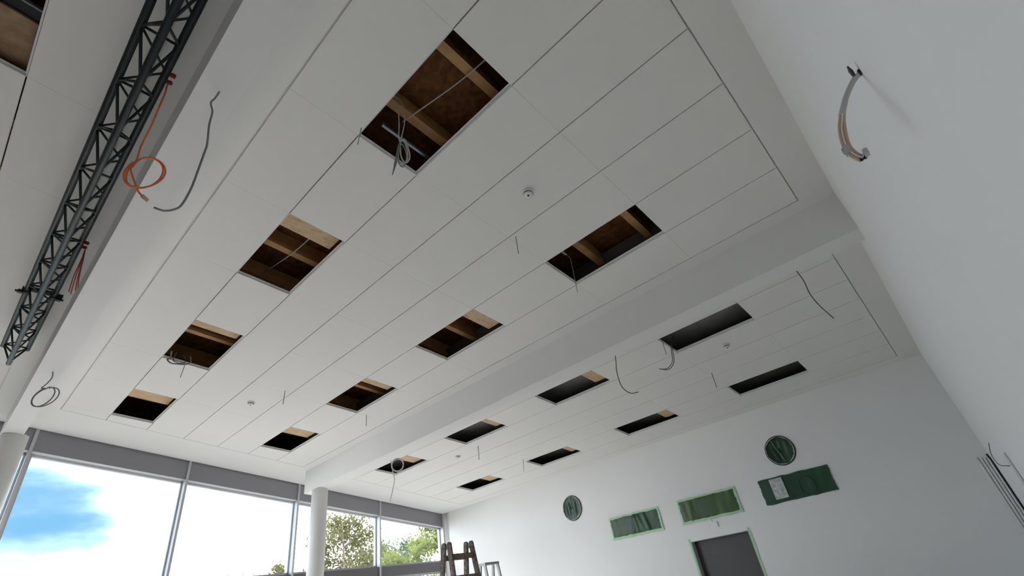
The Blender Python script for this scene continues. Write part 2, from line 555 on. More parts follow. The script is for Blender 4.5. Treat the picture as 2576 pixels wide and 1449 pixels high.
# galvanised rails over the two near openings and next to the left edge
def rail(x, y0, y1, d, w=0.03, m='galv'):
    b = MB()
    b.prism([(x - w, y0), (x + w, y0), (x + w, y1), (x - w, y1)], up(d), up(d - 0.004))
    b.prism([(x - w, y0), (x - w + 0.003, y0), (x - w + 0.003, y1), (x - w, y1)], up(d), up(d - 0.028))
    b.prism([(x + w - 0.003, y0), (x + w, y0), (x + w, y1), (x + w - 0.003, y1)], up(d), up(d - 0.028))
    return b.build('hanger_rail', M[m], roof)
rail(-2.36, 1.62, 2.4, -0.14, 0.013)
rail(-2.30, 1.2, 1.52, -0.22, 0.014)
rail(-2.30, 3.3, 4.15, -0.10, 0.013)
rail(-3.28, -1.6, -0.4, -0.12, 0.05, 'black')
rail(-3.215, -1.6, -0.4, -0.11, 0.008)

# ------------------------------------------------------------------ window wall
MUL = [-1.72, 0.753, 3.247, 5.733, 8.168, 10.565]
WF, WG = -11.27, -11.48                            # front of the mullions, glass plane
def wbox(mb, W0, W1, y0, y1, lo, hi):
    """box between two depths of the skewed window wall; lo/hi: numbers or functions of y"""
    fl = lo if callable(lo) else (lambda y: lo)
    fh = hi if callable(hi) else (lambda y: hi)
    a, b = max(W0, W1), min(W0, W1)
    mb.prism([(b - SK * y0, y0), (a - SK * y0, y0), (a - SK * y1, y1), (b - SK * y1, y1)], lambda x, y: fl(y), lambda x, y: fh(y))
    return mb
LB = 0.36                                          # spandrel height
zl = lambda y: zc(y) - LB
TB, TT = 2.56, 2.79                                # transom
for i in range(len(MUL) - 1):
    y0, y1 = MUL[i], MUL[i + 1]
    w = MB()
    f = 0.025
    wbox(w, WG - 0.03, WG + 0.05, y0 + f, y0 + f + 0.035, 0.0, zl)
    wbox(w, WG - 0.03, WG + 0.05, y1 - f - 0.03, y1 - f, 0.0, zl)
    wbox(w, WG - 0.03, WG + 0.05, y0 + f, y1 - f, lambda y: zl(y) - 0.045, zl)
    wbox(w, WG - 0.03, WG + 0.05, y0 + f, y1 - f, TT, TT + 0.05)
    wbox(w, WG - 0.03, WG + 0.05, y0 + f, y1 - f, TB - 0.05, TB)
    wbox(w, WG - 0.03, WG + 0.05, y0 + f, y1 - f, 0.0, 0.09)
    win = w.build('window_%d' % (i + 1), M['alu'])
    struct(win, 'tall window bay between grey mullions, %s' % ['beside the left picture edge', 'leftmost full pane showing blue sky', 'second full pane from the left, filled with white cloud', 'pane behind the round column', 'pane next to the back wall with green trees'][i], 'window')
    p = MB(); wbox(p, WG - 0.004, WG + 0.004, y0 + f + 0.03, y1 - f - 0.025, TT + 0.045, lambda y: zl(y) - 0.04); p.build('pane', M['glass'], win)
    p = MB(); wbox(p, WG - 0.004, WG + 0.004, y0 + f + 0.03, y1 - f - 0.025, 0.085, TB - 0.045); p.build('pane', M['glass'], win)
    s = MB(); wbox(s, WF - 0.03, WG - 0.12, y0 + 0.024, y1 - 0.024, zl, lambda y: zc(y) + 0.03); s.build('spandrel_panel', M['lintel'], win)
    s = MB(); wbox(s, WF - 0.034, WG + 0.05, y0 + 0.026, y1 - 0.026, lambda y: zl(y) - 0.006, lambda y: zl(y)); s.build('lit_underside', M['headlit'], win)  # added plate, its pale colour imitates the lit underside
    s = MB(); wbox(s, WF - 0.035, WG - 0.03, y0 + 0.024, y1 - 0.024, TB, TT); s.build('transom', M['transom'], win)
for i, y in enumerate(MUL):
    m_ = MB(); wbox(m_, WF, WG - 0.08, y - 0.024, y + 0.024, 0.0, lambda y: zc(y) + 0.03)
    o = m_.build('trim_%d' % (i + 1), M['alu'])
    struct(o, 'grey aluminium window mullion', 'mullion')
e = MB()
wbox(e, WF + 0.02, WG - 0.12, MUL[-1] + 0.024, YB + 0.6, 0.0, 7.0)
struct(e.build('wall_window_end', M['paint']), 'narrow white pier between the windows and the back wall', 'wall')
e = MB(); wbox(e, WG - 0.05, WG - 0.3, YF - 0.3, YB + 0.6, lambda y: zc(y) - 0.2, lambda y: zc(y) + 0.75)
struct(e.build('wall_window_head', M['roof']), 'facade band above the windows', 'wall')
e = MB(); wbox(e, WF, WG - 0.2, YF - 0.3, MUL[0] - 0.024, 0.0, lambda y: zc(y) + 0.3)  # unseen blank stretch added instead of windows, dims the left side
struct(e.build('wall_window_start', M['paint']), 'white wall beyond the windows, out of view', 'wall')

# ------------------------------------------------------------------ door
d = MB().box((DX0, YB + 0.13, 0.0), (DX1, YB + 0.18, DZ)).build('door_1', M['door'])
struct(d, 'anthracite door leaf in the back wall', 'door')
MB().box((DX0, YB - 0.004, 0), (DX0 + 0.012, YB + 0.13, DZ)).build('jamb', M['jamb'], d)
MB().box((DX1 - 0.012, YB - 0.004, 0), (DX1, YB + 0.13, DZ)).build('jamb', M['jamb'], d)
MB().box((DX0, YB + 0.0, DZ - 0.012), (DX1, YB + 0.13, DZ)).build('jamb', M['jamb'], d)
def ragged(x0, x1, z0, z1, y, amp, seed, vertical):
    """strip of masking tape with slightly uneven edges"""
    rnd = random.Random(seed)
    n = 14
    b = MB()
    pts = []
    for k in range(n + 1):
        t = k / n
        j0, j1 = rnd.uniform(-amp, amp), rnd.uniform(-amp, amp)
        if vertical:
            z = z0 + (z1 - z0) * t
            pts += [(x0 + j0, y, z), (x1 + j1, y - 0.003, z)]
        else:
            x = x0 + (x1 - x0) * t
            pts += [(x, y, z0 + j0), (x, y - 0.003, z1 + j1)]
    b.add(pts, [(2 * k, 2 * k + 1, 2 * k + 3, 2 * k + 2) for k in range(n)])
    n0 = len(b.v)
    b.add([(p[0], p[1] + 0.003, p[2]) for p in pts], [(2 * k, 2 * k + 2, 2 * k + 3, 2 * k + 1) for k in range(n)])
    return b
o = ragged(DX0 - 0.045, DX0 - 0.002, 0.0, DZ + 0.05, YB - 0.005, 0.006, 1, True).build('tape_strip', M['tape'], d)
o = ragged(DX1 + 0.002, DX1 + 0.04, 0.0, DZ + 0.045, YB - 0.005, 0.006, 2, True).build('tape_strip', M['tape'], d)

# ------------------------------------------------------------------ masked openings in the back wall
def film_sheet(x0, x1, z0, z1, y, folds, seed, nx=46, nz=22, amp=0.012):
    rnd = random.Random(seed)
    b = MB()
    pts = []
    for j in range(nz + 1):
        for i in range(nx + 1):
            u, v = i / nx, j / nz
            x = x0 + (x1 - x0) * u
            z = z0 + (z1 - z0) * v
            e = min(1, 6 * min(u, 1 - u)) * min(1, 6 * min(v, 1 - v))
            h = amp * 0.6 * mnoise.noise(Vector((x * 3.2, seed, z * 2.2)))
            for (fu, lean, wd, am) in folds:
                c = fu + lean * (1 - v)
                h += am * math.exp(-((u - c) / (wd * (0.5 + (1 - v)))) ** 2) * (0.35 + 0.65 * v)
            pts.append((x, y - 0.012 - e * (0.006 + h), z))
    fs_ = []
    for j in range(nz):
        for i in range(nx):
            a = j * (nx + 1) + i
            fs_.append((a, a + 1, a + nx + 2, a + nx + 1))
    b.add(pts, fs_, True)
    return b
FOLDS = [[(0.50, -0.06, 0.022, 0.030), (0.52, 0.01, 0.020, 0.032), (0.56, 0.10, 0.03, 0.020), (0.70, 0.05, 0.022, 0.030), (0.12, 0.02, 0.05, 0.010)],
         [(0.17, 0.01, 0.02, 0.025), (0.21, -0.02, 0.025, 0.020), (0.04, 0.04, 0.02, 0.022), (0.6, 0.0, 0.15, 0.012)],
         [(0.04, 0.02, 0.02, 0.02), (0.4, 0.03, 0.08, 0.006)]]
LAB = ['crumpled green film taped over the wall opening nearest the windows', 'lighter green film taped over the wall opening above the door', 'dark green film with a white sheet over the rightmost wall opening']
for i, (x0, x1, z0, z1) in enumerate(PATCH):
    r_ = empty('masked_opening', ((x0 + x1) / 2, YB, z0))
    tag(r_, LAB[i], 'masking film', 'taped-off rectangular wall openings')
    fm = M[['film_a', 'film_b', 'film_c'][i]]
    bk = MB().box((x0 + 0.02, YB - 0.012, z0 + 0.02), (x1 - 0.02, YB, z1 - 0.02))
    part('backing_frame', bk, M['white'], r_)
    part('film', film_sheet(x0 + 0.005, x1 - 0.005, z0 + 0.005, z1 - 0.005, YB, FOLDS[i], 11 + i), fm, r_, False)
    tm = M['tape'] if i < 2 else fm
    tw = 0.035
    part('tape_strip', ragged(x0 - 0.01, x1 + 0.01, z0 - 0.012, z0 + tw, YB - 0.016, 0.008, 20 + i, False), tm, r_)
    part('tape_strip', ragged(x0 - 0.01, x1 + 0.01, z1 - tw * 0.7, z1 + 0.01, YB - 0.016, 0.007, 30 + i, False), tm, r_)
    part('tape_strip', ragged(x0 - 0.008, x0 + tw * 0.7, z0, z1, YB - 0.016, 0.009, 40 + i, True), tm, r_)
    part('tape_strip', ragged(x1 - tw, x1 + 0.008, z0, z1, YB - 0.016, 0.009, 50 + i, True), tm, r_)
    if i == 2:
        sx0 = x0 + 0.20
        part('white_sheet', film_sheet(sx0, sx0 + 0.235, z0 + 0.05, z1 - 0.015, YB - 0.03, [(0.5, 0.2, 0.1, 0.012)], 77, 14, 18, 0.02), M['film_white'], r_, False)
        b = MB()
        cx, cz = x0 + 0.80, z0 + 0.17
        b.tube([(cx + 0.13 * math.cos(a), YB - 0.034, cz + 0.155 * math.sin(a)) for a in [k * 2 * math.pi / 36 for k in range(37)]], 0.006, 6)
        part('ring_imprint', b, M['film_c'], r_)

def disc_film(cx, cz, r, y, seed, nr=12, na=44):
    b = MB()
    pts = [(cx, y - 0.03, cz)]
    for j in range(1, nr + 1):
        for k in range(na):
            a = k * 2 * math.pi / na
            rr = r * j / nr
            x, z = cx + rr * math.cos(a), cz + rr * math.sin(a)
            h = 0.022 * mnoise.noise(Vector((x * 16, seed, z * 2.0))) + 0.010 * mnoise.noise(Vector((x * 40, seed, z * 5)))
            pts.append((x, y - 0.02 - h * (1 - (j / nr) ** 4), z))
    fs_ = [(0, 1 + k, 1 + (k + 1) % na) for k in range(na)]
    for j in range(nr - 1):
        for k in range(na):
            a, c = 1 + j * na + k, 1 + j * na + (k + 1) % na
            fs_.append((a, c, c + na, a + na))
    b.add(pts, fs_, True)
    return b
for i, (cx, cz, r) in enumerate(DISC):
    r_ = empty('round_masked_opening', (cx, YB, cz - r))
    tag(r_, ['smaller-looking round opening with streaky green film and black rim, near the windows', 'round opening with green film and black rim above the rightmost film patch'][i], 'masking film', 'round wall openings under green film')
    ring = MB()
    na = 44
    ring.tube([(cx + r * math.cos(k * 2 * math.pi / na), YB - 0.012, cz + r * math.sin(k * 2 * math.pi / na)) for k in range(na + 1)], 0.0095, 8, False)
    part('black_rim', ring, M['black'], r_)
    part('film', disc_film(cx, cz, r * 0.985, YB, 3.3 + 5 * i), M['film_a'], r_, False)
    edge = MB()                                        # whitish puckered edge of the film, of uneven width
    nb = 72
    pts = []
    for k in range(nb):
        a = k * 2 * math.pi / nb
        wv = 0.5 + 0.5 * mnoise.noise(Vector((math.cos(a) * 2.1 + 7 * i, math.sin(a) * 2.1, 4.0))) + 0.35 * mnoise.noise(Vector((math.cos(a) * 7, math.sin(a) * 7, 1.0 + i)))
        ri = r * (0.955 - 0.13 * max(0.0, wv - 0.25))
        pts += [(cx + r * 0.965 * math.cos(a), YB - 0.030, cz + r * 0.965 * math.sin(a)), (cx + ri * math.cos(a), YB - 0.042, cz + ri * math.sin(a))]
    edge.add(pts, [(2 * k, 2 * k + 1, (2 * k + 3) % (2 * nb), (2 * k + 2) % (2 * nb)) for k in range(nb)], True)
    part('puckered_edge', edge, M['film_white'], r_)
    for (ua, ub, wd) in (((-0.10, 0.02, 0.008), (-0.16, -0.07, 0.012)) if i else ((-0.01, 0.03, 0.010), (-0.08, -0.06, 0.02))):
        cr = MB()
        zt, zb = (0.23, -0.20) if wd < 0.012 else (0.16, -0.16)
        cr.tube([(cx + ua + (ub - ua) * q / 6 + 0.004 * math.sin(q * 2.1), YB - 0.040, cz + zt + (zb - zt) * q / 6) for q in range(7)], [0.001] + [wd * 0.5] * 5 + [0.001], 5)
        part('crease', cr, M['film_white'] if wd < 0.012 else M['film_b'], r_)

# small cable outlet above the door
r_ = empty('cable_outlet', (-4.13, YB, 2.19))
tag(r_, 'small white outlet with a short wire above the door', 'outlet')
part('cover', MB().box((-4.155, YB - 0.03, 2.19), (-4.10, YB, 2.29)), M['white'], r_)
part('wire', MB().tube(smooth([(-4.20, YB - 0.004, 2.35), (-4.19, YB - 0.02, 2.31), (-4.15, YB - 0.02, 2.28)]), 0.005, 6), M['cablelight'], r_)

# ------------------------------------------------------------------ lattice truss
TX0, TX1 = -7.81, 0.17
TL, TR_, TC = (-0.078, 5.15), (0.141, 5.15), (0.034, 4.936)
truss = empty('lattice_truss', (-3.8, 0.034, 4.936))
tag(truss, 'dark triangular steel lattice truss hanging below the ceiling at the left', 'truss')
def chord(name, yz_):
    b = MB()
    b.tube([(TX0, yz_[0], yz_[1]), (TX1, yz_[0], yz_[1])], 0.0245, 18)
    return part(name, b, M['truss'], truss)
for c in (TL, TR_, TC):
    chord('chord', c)
def brace(a, b_, r):
    m_ = MB(); m_.tube([a, b_], r, 8)
    part('brace', m_, M['truss'], truss)
STEP = 0.52
x = TX0 + 0.05
k = 0
def P3(c, x): return (x, c[0], c[1])
while x < TX1:
    brace(P3(TL, x), P3(TR_, x), 0.0100)                               # rung between the upper chords
    h = min(x + STEP / 2, TX1 - 0.02)
    e_ = min(x + STEP, TX1 - 0.02)
    for c in (TL, TR_):
        brace(P3(c, x), P3(TC, h), 0.0100)
        brace(P3(TC, h), P3(c, e_), 0.0100)
    brace(P3(TL, x), P3(TR_, h), 0.0085)
    brace(P3(TR_, h), P3(TL, e_), 0.0085)
    x += STEP
for c in (TL, TR_):
    brace(P3(c, TX0 + 0.05), P3(TC, TX0 + 0.05), 0.0100)
def clamp(y, z, s):
    b = MB()
    b.tube([(-6.39, y, z), (-6.31, y, z)], 0.033, 14)
    b.box((-6.385, y - 0.02 + s * 0.02, z - 0.012), (-6.315, y + 0.02 + s * 0.05, z + 0.03))
    b.box((-6.37, y + s * 0.03, z - 0.035), (-6.33, y + s * 0.065, z - 0.005))
    b.tube([(-6.35, y + s * 0.02, z - 0.02), (-6.35, y + s * 0.085, z - 0.02)], 0.011, 8)
    part('pipe_clamp', b, M['black'], truss)
clamp(TL[0], TL[1], -1); clamp(TR_[0], TR_[1], 1)
part('cross_bar', MB().box((-6.375, TL[0], 5.165), (-6.325, TR_[0], 5.20)), M['black'], truss)
part('hanger_post', MB().tube([(-6.35, 0.034, 5.19), (-6.35, 0.034, zc(0.034) + 0.02)], 0.012, 8), M['truss'], truss)
part('hanger_post', MB().tube([(-0.9, 0.034, 4.94), (-0.9, 0.034, zc(0.034) + 0.02)], 0.012, 8), M['truss'], truss)

# orange cable coil on the truss
o = empty('orange_cable', (-2.854, 0.175, 4.02))
tag(o, 'orange cable coil hanging from the truss', 'cable')
b = MB()
pth = [(-2.854, 0.172, 5.10), (-2.854, 0.178, 4.984), (-2.854, 0.176, 4.827), (-2.854, 0.172, 4.618), (-2.854, 0.162, 4.42)]
cy_, cz_ = 0.222, 4.222
for q in range(0, 2 * 24 + 4):
    a = math.radians(128) + q * 2 * math.pi / 24
    wob = 0.012 * (q // 24)
    pth.append((-2.854 + 0.006 * (q // 24), cy_ + (0.088 + wob * math.cos(a)) * math.cos(a), cz_ + 0.132 * math.sin(a) + (cy_ + 0.088 * math.cos(a) - cy_) * 0.55))
pth += [(-2.854, 0.222, 4.075), (-2.854, 0.25, 4.045)]
b.tube(smooth(pth, 3), 0.0052, 8)
part('cable', b, M['orange'], o)
part('plug', MB().tube([(-2.854, 0.25, 4.045), (-2.854, 0.285, 4.022)], 0.012, 10), M['tan'], o)
def red_clamp(xx, parent, n=1):
    b = MB()
    b.tube([(xx + 0.055, 0.166, 5.128), (xx + 0.065, 0.192, 5.120)], 0.017, 10)
    part('tie', b, M['red'], parent)
    b = MB(); b.tube([(xx - 0.004, 0.168, 5.112), (xx + 0.008, 0.190, 5.104)], 0.016, 10)
    part('tie', b, M['red'], parent)
red_clamp(-2.854, o)
o = empty('red_strand_bundle', (-5.187, 0.2, 4.58))
tag(o, 'bundle of thin reddish strands hanging from the truss', 'cable')
red_clamp(-5.187, o)
for (ey, ez, sw) in ((0.196, 4.60, -0.018), (0.214, 4.585, -0.004), (0.236, 4.63, 0.012), (0.246, 4.66, 0.02)):
    part('strand', MB().tube(smooth([(-5.187, 0.19, 5.09), (-5.187, 0.198 + sw * 0.4, 4.95), (-5.187, 0.204 + sw, 4.78), (-5.187, ey, ez)]), 0.0042, 6), M['redstrand'], o)

# ------------------------------------------------------------------ hanging wires and cables
def wire(name, label, pts, r, m, group=None, cat='wire', smoothn=5):
    b = MB()
    b.tube(smooth(pts, smoothn) if len(pts) > 2 else pts, r, 7)
    o = b.build(name, m)
    tag(o, label, cat, group)
    return centre(o)
G = 'suspension wires hanging from the ceiling'
wire('hanging_wire', 'thin straight wire hanging left of the near second-row opening', [(-2.43, 3.385, zc(3.385)), (-2.436, 3.382, 4.744)], 0.0036, M['cabledark'], G)
wire('hanging_wire', 'thin wire dropping through the near second-row opening', [(-2.33, 4.02, zc(4.02) + 0.25), (-2.315, 4.12, 5.03), (-2.31, 4.245, 4.985), (-2.33, 4.235, 4.498)], 0.0036, M['cablegrey'], G, smoothn=1)
wire('hanging_wire', 'thin wire crossing a panel joint in front of the windows', [(-7.438, 3.218, zc(3.218)), (-7.441, 3.212, 4.772)], 0.0045, M['cabledark'], G)
wire('hanging_wire', 'thin wire right of the third opening of the second row', [(-7.448, 4.733, zc(4.733)), (-7.45, 4.73, 4.596)], 0.0045, M['cabledark'], G)
wire('hanging_wire', 'thin wire beside the farthest smoke detector beyond the beam', [(-7.409, 7.451, zc(7.451)), (-7.42, 7.44, 4.173)], 0.0055, M['cabledark'], G)
wire('hanging_wire', 'thin pale wire left of the third opening of the back row', [(-7.412, 8.877, zc(8.877)), (-7.435, 8.86, 4.0)], 0.005, M['cablegrey'], G)
wire('hanging_wire', 'thin wire left of the nearest opening of the back row', [(-2.439, 8.288, zc(8.288)), (-2.45, 8.285, 4.09)], 0.0045, M['cabledark'], G)
wire('hanging_wire', 'thin straight wire at the corner of the nearest opening beyond the beam', [(-2.455, 6.627, zc(6.627) + 0.05), (-2.468, 6.621, 4.322)], 0.004, M['cabledark'], G)
wire('hanging_wire', 'short thin wire at the corner of the large nearest opening', [(-2.417, 1.449, zc(1.449)), (-2.432, 1.428, 5.011)], 0.0034, M['cablegrey'], G)
wire('hanging_wire', 'thin wire below the third opening of the first row', [(-7.527, 1.784, zc(1.784) + 0.05), (-7.533, 1.76, 4.982)], 0.0045, M['cablegrey'], G)
C_ = 'cable ends hanging from the ceiling'
o = empty('cable_pair', (-2.6, 6.96, 4.22))
tag(o, 'curled pair of dark cables hanging from the nearest opening beyond the beam', 'cable', C_)
part('strand', MB().tube(smooth([(-2.40, 7.03, 4.72), (-2.462, 7.017, 4.60), (-2.496, 7.01, 4.48), (-2.522, 7.004, 4.34), (-2.584, 6.982, 4.253), (-2.657, 6.955, 4.224), (-2.765, 6.917, 4.273)]), 0.0055, 7), M['cabledark'], o)
part('strand', MB().tube(smooth([(-2.40, 7.00, 4.72), (-2.462, 6.985, 4.60), (-2.502, 6.972, 4.48), (-2.531, 6.963, 4.335), (-2.589, 6.942, 4.26), (-2.656, 6.918, 4.23), (-2.765, 6.917, 4.273)]), 0.0055, 7), M['cabledark'], o)
wire('ceiling_cable', 'dark cable curving like a hook below the big beam', [(-3.128, 6.35, zc(6.35)), (-3.15, 6.34, 4.45), (-3.18, 6.323, 4.258), (-3.171, 6.328, 4.031), (-3.086, 6.37, 3.901), (-2.982, 6.421, 3.89)], 0.0062, M['cabledark'], C_, 'cable')
wire('ceiling_cable', 'dark cable hanging down near the right wall beyond the beam', [(-0.423, 6.453, zc(6.453)), (-0.408, 6.454, 4.416), (-0.42, 6.453, 4.215), (-0.388, 6.455, 4.027), (-0.331, 6.459, 3.839)], 0.0055, M['cabledark'], C_, 'cable')
o = empty('coiled_ceiling_cable', (-8.9, 6.29, 3.66))
tag(o, 'pale cable with a small coil hanging in front of the farthest opening beyond the beam', 'cable', C_)
part('cable', MB().tube(smooth([(-8.897, 6.283, zc(6.283)), (-8.903, 6.274, 4.436), (-8.881, 6.305, 4.226), (-8.868, 6.323, 4.086), (-8.884, 6.301, 3.922), (-8.923, 6.245, 3.658)]), 0.0085, 7), M['cablelight'], o)
b = MB()
u_ = Vector((0.577, 0.817, 0)).normalized()
c0 = Vector((-8.827, 6.382, 4.375))
b.tube([c0 + u_ * (0.115 + 0.008 * (q // 24)) * math.cos(q * math.pi / 12) + Vector((0, 0, (0.12 + 0.012 * (q // 24)) * math.sin(q * math.pi / 12))) for q in range(24 * 3)], 0.006, 6)
part('coil', b, M['cablelight'], o)
wire('flexible_conduit', 'grey flexible conduit hanging from the left beam near the truss', [(-2.53, 0.424, zc(0.424) - BD), (-2.532, 0.412, 4.801), (-2.535, 0.397, 4.738), (-2.531, 0.419, 4.657), (-2.531, 0.422, 4.526), (-2.528, 0.439, 4.355), (-2.528, 0.438, 4.281), (-2.529, 0.431, 4.101), (-2.531, 0.423, 3.954), (-2.534, 0.403, 3.819), (-2.539, 0.375, 3.771), (-2.545, 0.334, 3.744), (-2.553, 0.289, 3.748)], 0.0062, M['cablegrey'], C_, 'cable')
o = empty('coiled_beam_cable', (-7.71, 0.44, 4.42))
tag(o, 'grey cable coil hanging from the left beam above the windows', 'cable', C_)
b = MB()
pth = [(-7.71, 0.441, zc(0.441) - BD), (-7.709, 0.455, 4.796), (-7.71, 0.43, 4.713), (-7.712, 0.398, 4.646)]
for q in range(2 * 22 + 1):
    a = math.radians(100) + q * 2 * math.pi / 22
    k2 = q // 22
    pth.append((-7.71, 0.444 + (0.088 + 0.02 * k2) * math.cos(a) + 0.022 * k2, 4.546 + 0.118 * math.sin(a) + 0.05 * math.cos(a)))
b.tube(smooth(pth, 3), 0.007, 7)
part('cable', b, M['cablegrey'], o)

# cable bunch in the large nearest opening
o = empty('cable_bunch', (-2.13, 1.63, 4.53))
tag(o, 'tangled bunch of pale cables hanging out of the large nearest opening', 'cable')
for pts, rr, mm in (
    ([(-2.25, 1.50, 5.58), (-2.131, 1.60, 5.50), (-2.125, 1.625, 5.20), (-2.129, 1.62, 4.97), (-2.125, 1.635, 4.90)], 0.0045, 'cablelight'),
    ([(-2.25, 1.52, 5.58), (-2.12, 1.64, 5.48), (-2.10, 1.665, 5.20), (-2.115, 1.64, 4.98), (-2.125, 1.635, 4.88)], 0.0045, 'cablelight'),
    ([(-2.125, 1.632, 4.93), (-2.105, 1.66, 4.95), (-2.092, 1.68, 4.86), (-2.088, 1.69, 4.74), (-2.105, 1.66, 4.67), (-2.125, 1.635, 4.74), (-2.128, 1.63, 4.86)], 0.006, 'cablelight'),
    ([(-2.128, 1.63, 4.95), (-2.108, 1.655, 4.93), (-2.098, 1.675, 4.82), (-2.10, 1.67, 4.70), (-2.12, 1.64, 4.655), (-2.138, 1.615, 4.72), (-2.132, 1.625, 4.86)], 0.006, 'cablelight'),
    ([(-2.128, 1.63, 4.92), (-2.11, 1.652, 4.86), (-2.102, 1.67, 4.76), (-2.115, 1.648, 4.63), (-2.135, 1.62, 4.66), (-2.137, 1.617, 4.80)], 0.005, 'cablegrey'),
    ([(-2.13, 1.628, 4.90), (-2.14, 1.612, 4.78), (-2.153, 1.597, 4.66), (-2.162, 1.585, 4.58), (-2.168, 1.576, 4.53)], [0.010, 0.013, 0.011, 0.006, 0.003], 'cablegrey')):
    if isinstance(rr, list):
        part('cable', MB().tube(pts, rr, 7), M[mm], o)
    else:
        part('cable', MB().tube(smooth(pts, 5), rr, 7), M[mm], o)
o = empty('cable_loop', (-7.47, 1.68, 5.15))
tag(o, 'dark cable loop lying over the edge of the third opening of the first row', 'cable')
part('cable', MB().tube(smooth([(-7.40, 1.55, 5.30), (-7.492, 1.577, 5.23), (-7.50, 1.545, 5.205), (-7.488, 1.595, 5.155), (-7.469, 1.689, 5.150), (-7.451, 1.773, 5.158), (-7.441, 1.822, 5.206), (-7.42, 1.80, 5.28)]), 0.010, 7), M['cablegrey'], o)
part('cable', MB().tube(smooth([(-7.40, 1.62, 5.30), (-7.485, 1.61, 5.22), (-7.49, 1.64, 5.185), (-7.47, 1.72, 5.17), (-7.45, 1.76, 5.21), (-7.42, 1.70, 5.29)]), 0.006, 7), M['cabledark'], o)
# cables running through the roof space
wire('roof_cable', 'thin cable stretched across the large nearest opening', [(-0.9, 1.98, zc(1.98) + 0.33), (-1.6, 1.93, zc(1.93) + 0.32), (-2.3, 1.80, zc(1.80) + 0.30)], 0.006, M['cablelight'], 'cables inside the roof space', 'cable')
wire('roof_cable', 'thin cable stretched across the second opening of the first row', [(-3.4, 1.96, zc(1.96) + 0.32), (-4.5, 1.93, zc(1.93) + 0.31), (-5.2, 1.84, zc(1.84) + 0.32)], 0.006, M['cablelight'], 'cables inside the roof space', 'cable')

# ------------------------------------------------------------------ smoke detectors
def detector():
    b = MB(); b.lathe([(0.058, 0.0), (0.058, -0.014), (0.052, -0.018), (0.044, -0.018)], (0, 0, 0), seg=28)
    base = b.mesh('base', M['white'])
    b = MB(); b.lathe([(0.040, -0.016), (0.040, -0.026), (0.046, -0.028), (0.046, -0.036), (0.030, -0.046), (0.010, -0.049)], (0, 0, 0), seg=28)
    head = b.mesh('sensor_head', M['white'])
    b = MB(); b.lathe([(0.0485, -0.028), (0.0485, -0.034)], (0, 0, 0), seg=28)
    b.lathe([(0.012, -0.048), (0.010, -0.053)], (0, 0, 0), seg=14)
    slot = b.mesh('air_slot', M['black'])
    return base, head, slot
dm = detector()
for (x, y), lb in (((-1.913, 3.018), 'round white smoke detector on the panels between the two near rows of openings'), ((-8.171, 2.997), 'round white smoke detector on the panels in front of the leftmost full pane'),
                   ((-1.857, 7.564), 'round white smoke detector beyond the beam below the nearest opening'), ((-8.135, 7.509), 'round white smoke detector beyond the beam, farthest away')):
    o = empty('smoke_detector', (x, y, zc(y)))
    o.rotation_euler = (math.atan(-SL), 0, 0)
    tag(o, lb, 'smoke detector', 'smoke detectors on the ceiling')
    for nm, me in zip(('base', 'sensor_head', 'air_slot'), dm):
        obj(nm, me, o)

# ------------------------------------------------------------------ right wall cable tail and corner conduits
o = empty('wall_cable_tail', (0.2, 1.5, 2.58))
tag(o, 'pair of tan cable tubes with open ends drooping out of the right wall', 'cable')
base = [(0.335, 1.485, 2.86), (0.300, 1.50, 2.862), (0.257, 1.505, 2.825), (0.217, 1.505, 2.772), (0.191, 1.505, 2.722), (0.176, 1.505, 2.667), (0.177, 1.505, 2.627), (0.188, 1.505, 2.600)]
part('sleeve', MB().tube(smooth(base[:4], 5), 0.0085, 10), M['cablelight'], o)
part('tube', MB().tube(smooth(base[2:], 5), 0.0066, 10), M['tan'], o)
part('tube', MB().tube(smooth([(p[0] + 0.0115 * min(1, i / 2), p[1] + 0.004, p[2] + 0.004 * min(1, i / 3)) for i, p in enumerate(base[2:])], 5), 0.0066, 10), M['tan'], o)
part('tube_liner', MB().tube(smooth([(p[0] + 0.0055, p[1] - 0.007, p[2] + 0.001) for p in base[3:]], 5), 0.0022, 6), M['white'], o)
part('open_end', MB().tube([(0.188, 1.503, 2.601), (0.1915, 1.501, 2.598)], 0.0052, 10), M['black'], o)
part('open_end', MB().tube([(0.198, 1.507, 2.604), (0.2025, 1.505, 2.601)], 0.0056, 10), M['black'], o)
b = MB(); b.box((0.167, 1.475, 2.637), (0.183, 1.515, 2.655)); b.box((0.163, 1.48, 2.640), (0.169, 1.50, 2.652))
part('connector', b, M['clear'], o)
b = MB(); b.box((0.200, 1.475, 2.596), (0.212, 1.50, 2.612)); b.tube([(0.192, 1.498, 2.60), (0.202, 1.488, 2.604)], 0.002, 6)
part('connector', b, M['clear'], o)
b = MB(); b.lathe([(0.012, -0.002), (0.010, -0.006), (0.006, -0.007)], (XR, 1.49, 2.865), 'x', 14)
part('wall_hole', b, M['black'], o)
b = MB(); b.tube([(0.304, 1.500, 2.861), (0.302, 1.490, 2.871), (0.301, 1.480, 2.880), (0.300, 1.467, 2.893)], [0.003, 0.005, 0.006, 0.002], 8)
part('sleeve_tip', b, M['cabledark'], o)
for i, (x, zt) in enumerate(((0.165, 2.37), (0.205, 2.36), (0.245, 2.34), (0.285, 2.35))):
    b = MB(); b.tube([(x, YB - 0.022, 0.02), (x, YB - 0.022, zt - 0.1), (x + 0.005 * (i - 1.5), YB - 0.018, zt)], 0.0165, 10)
    o = b.build('wall_conduit', M['white'])
    tag(o, ['white conduit in the corner, farthest from the right wall', 'white conduit in the corner, second from the left', 'white conduit in the corner, third from the left', 'white conduit in the corner, next to the black cable'][i], 'conduit', 'white conduits in the far right corner')
    centre(o)
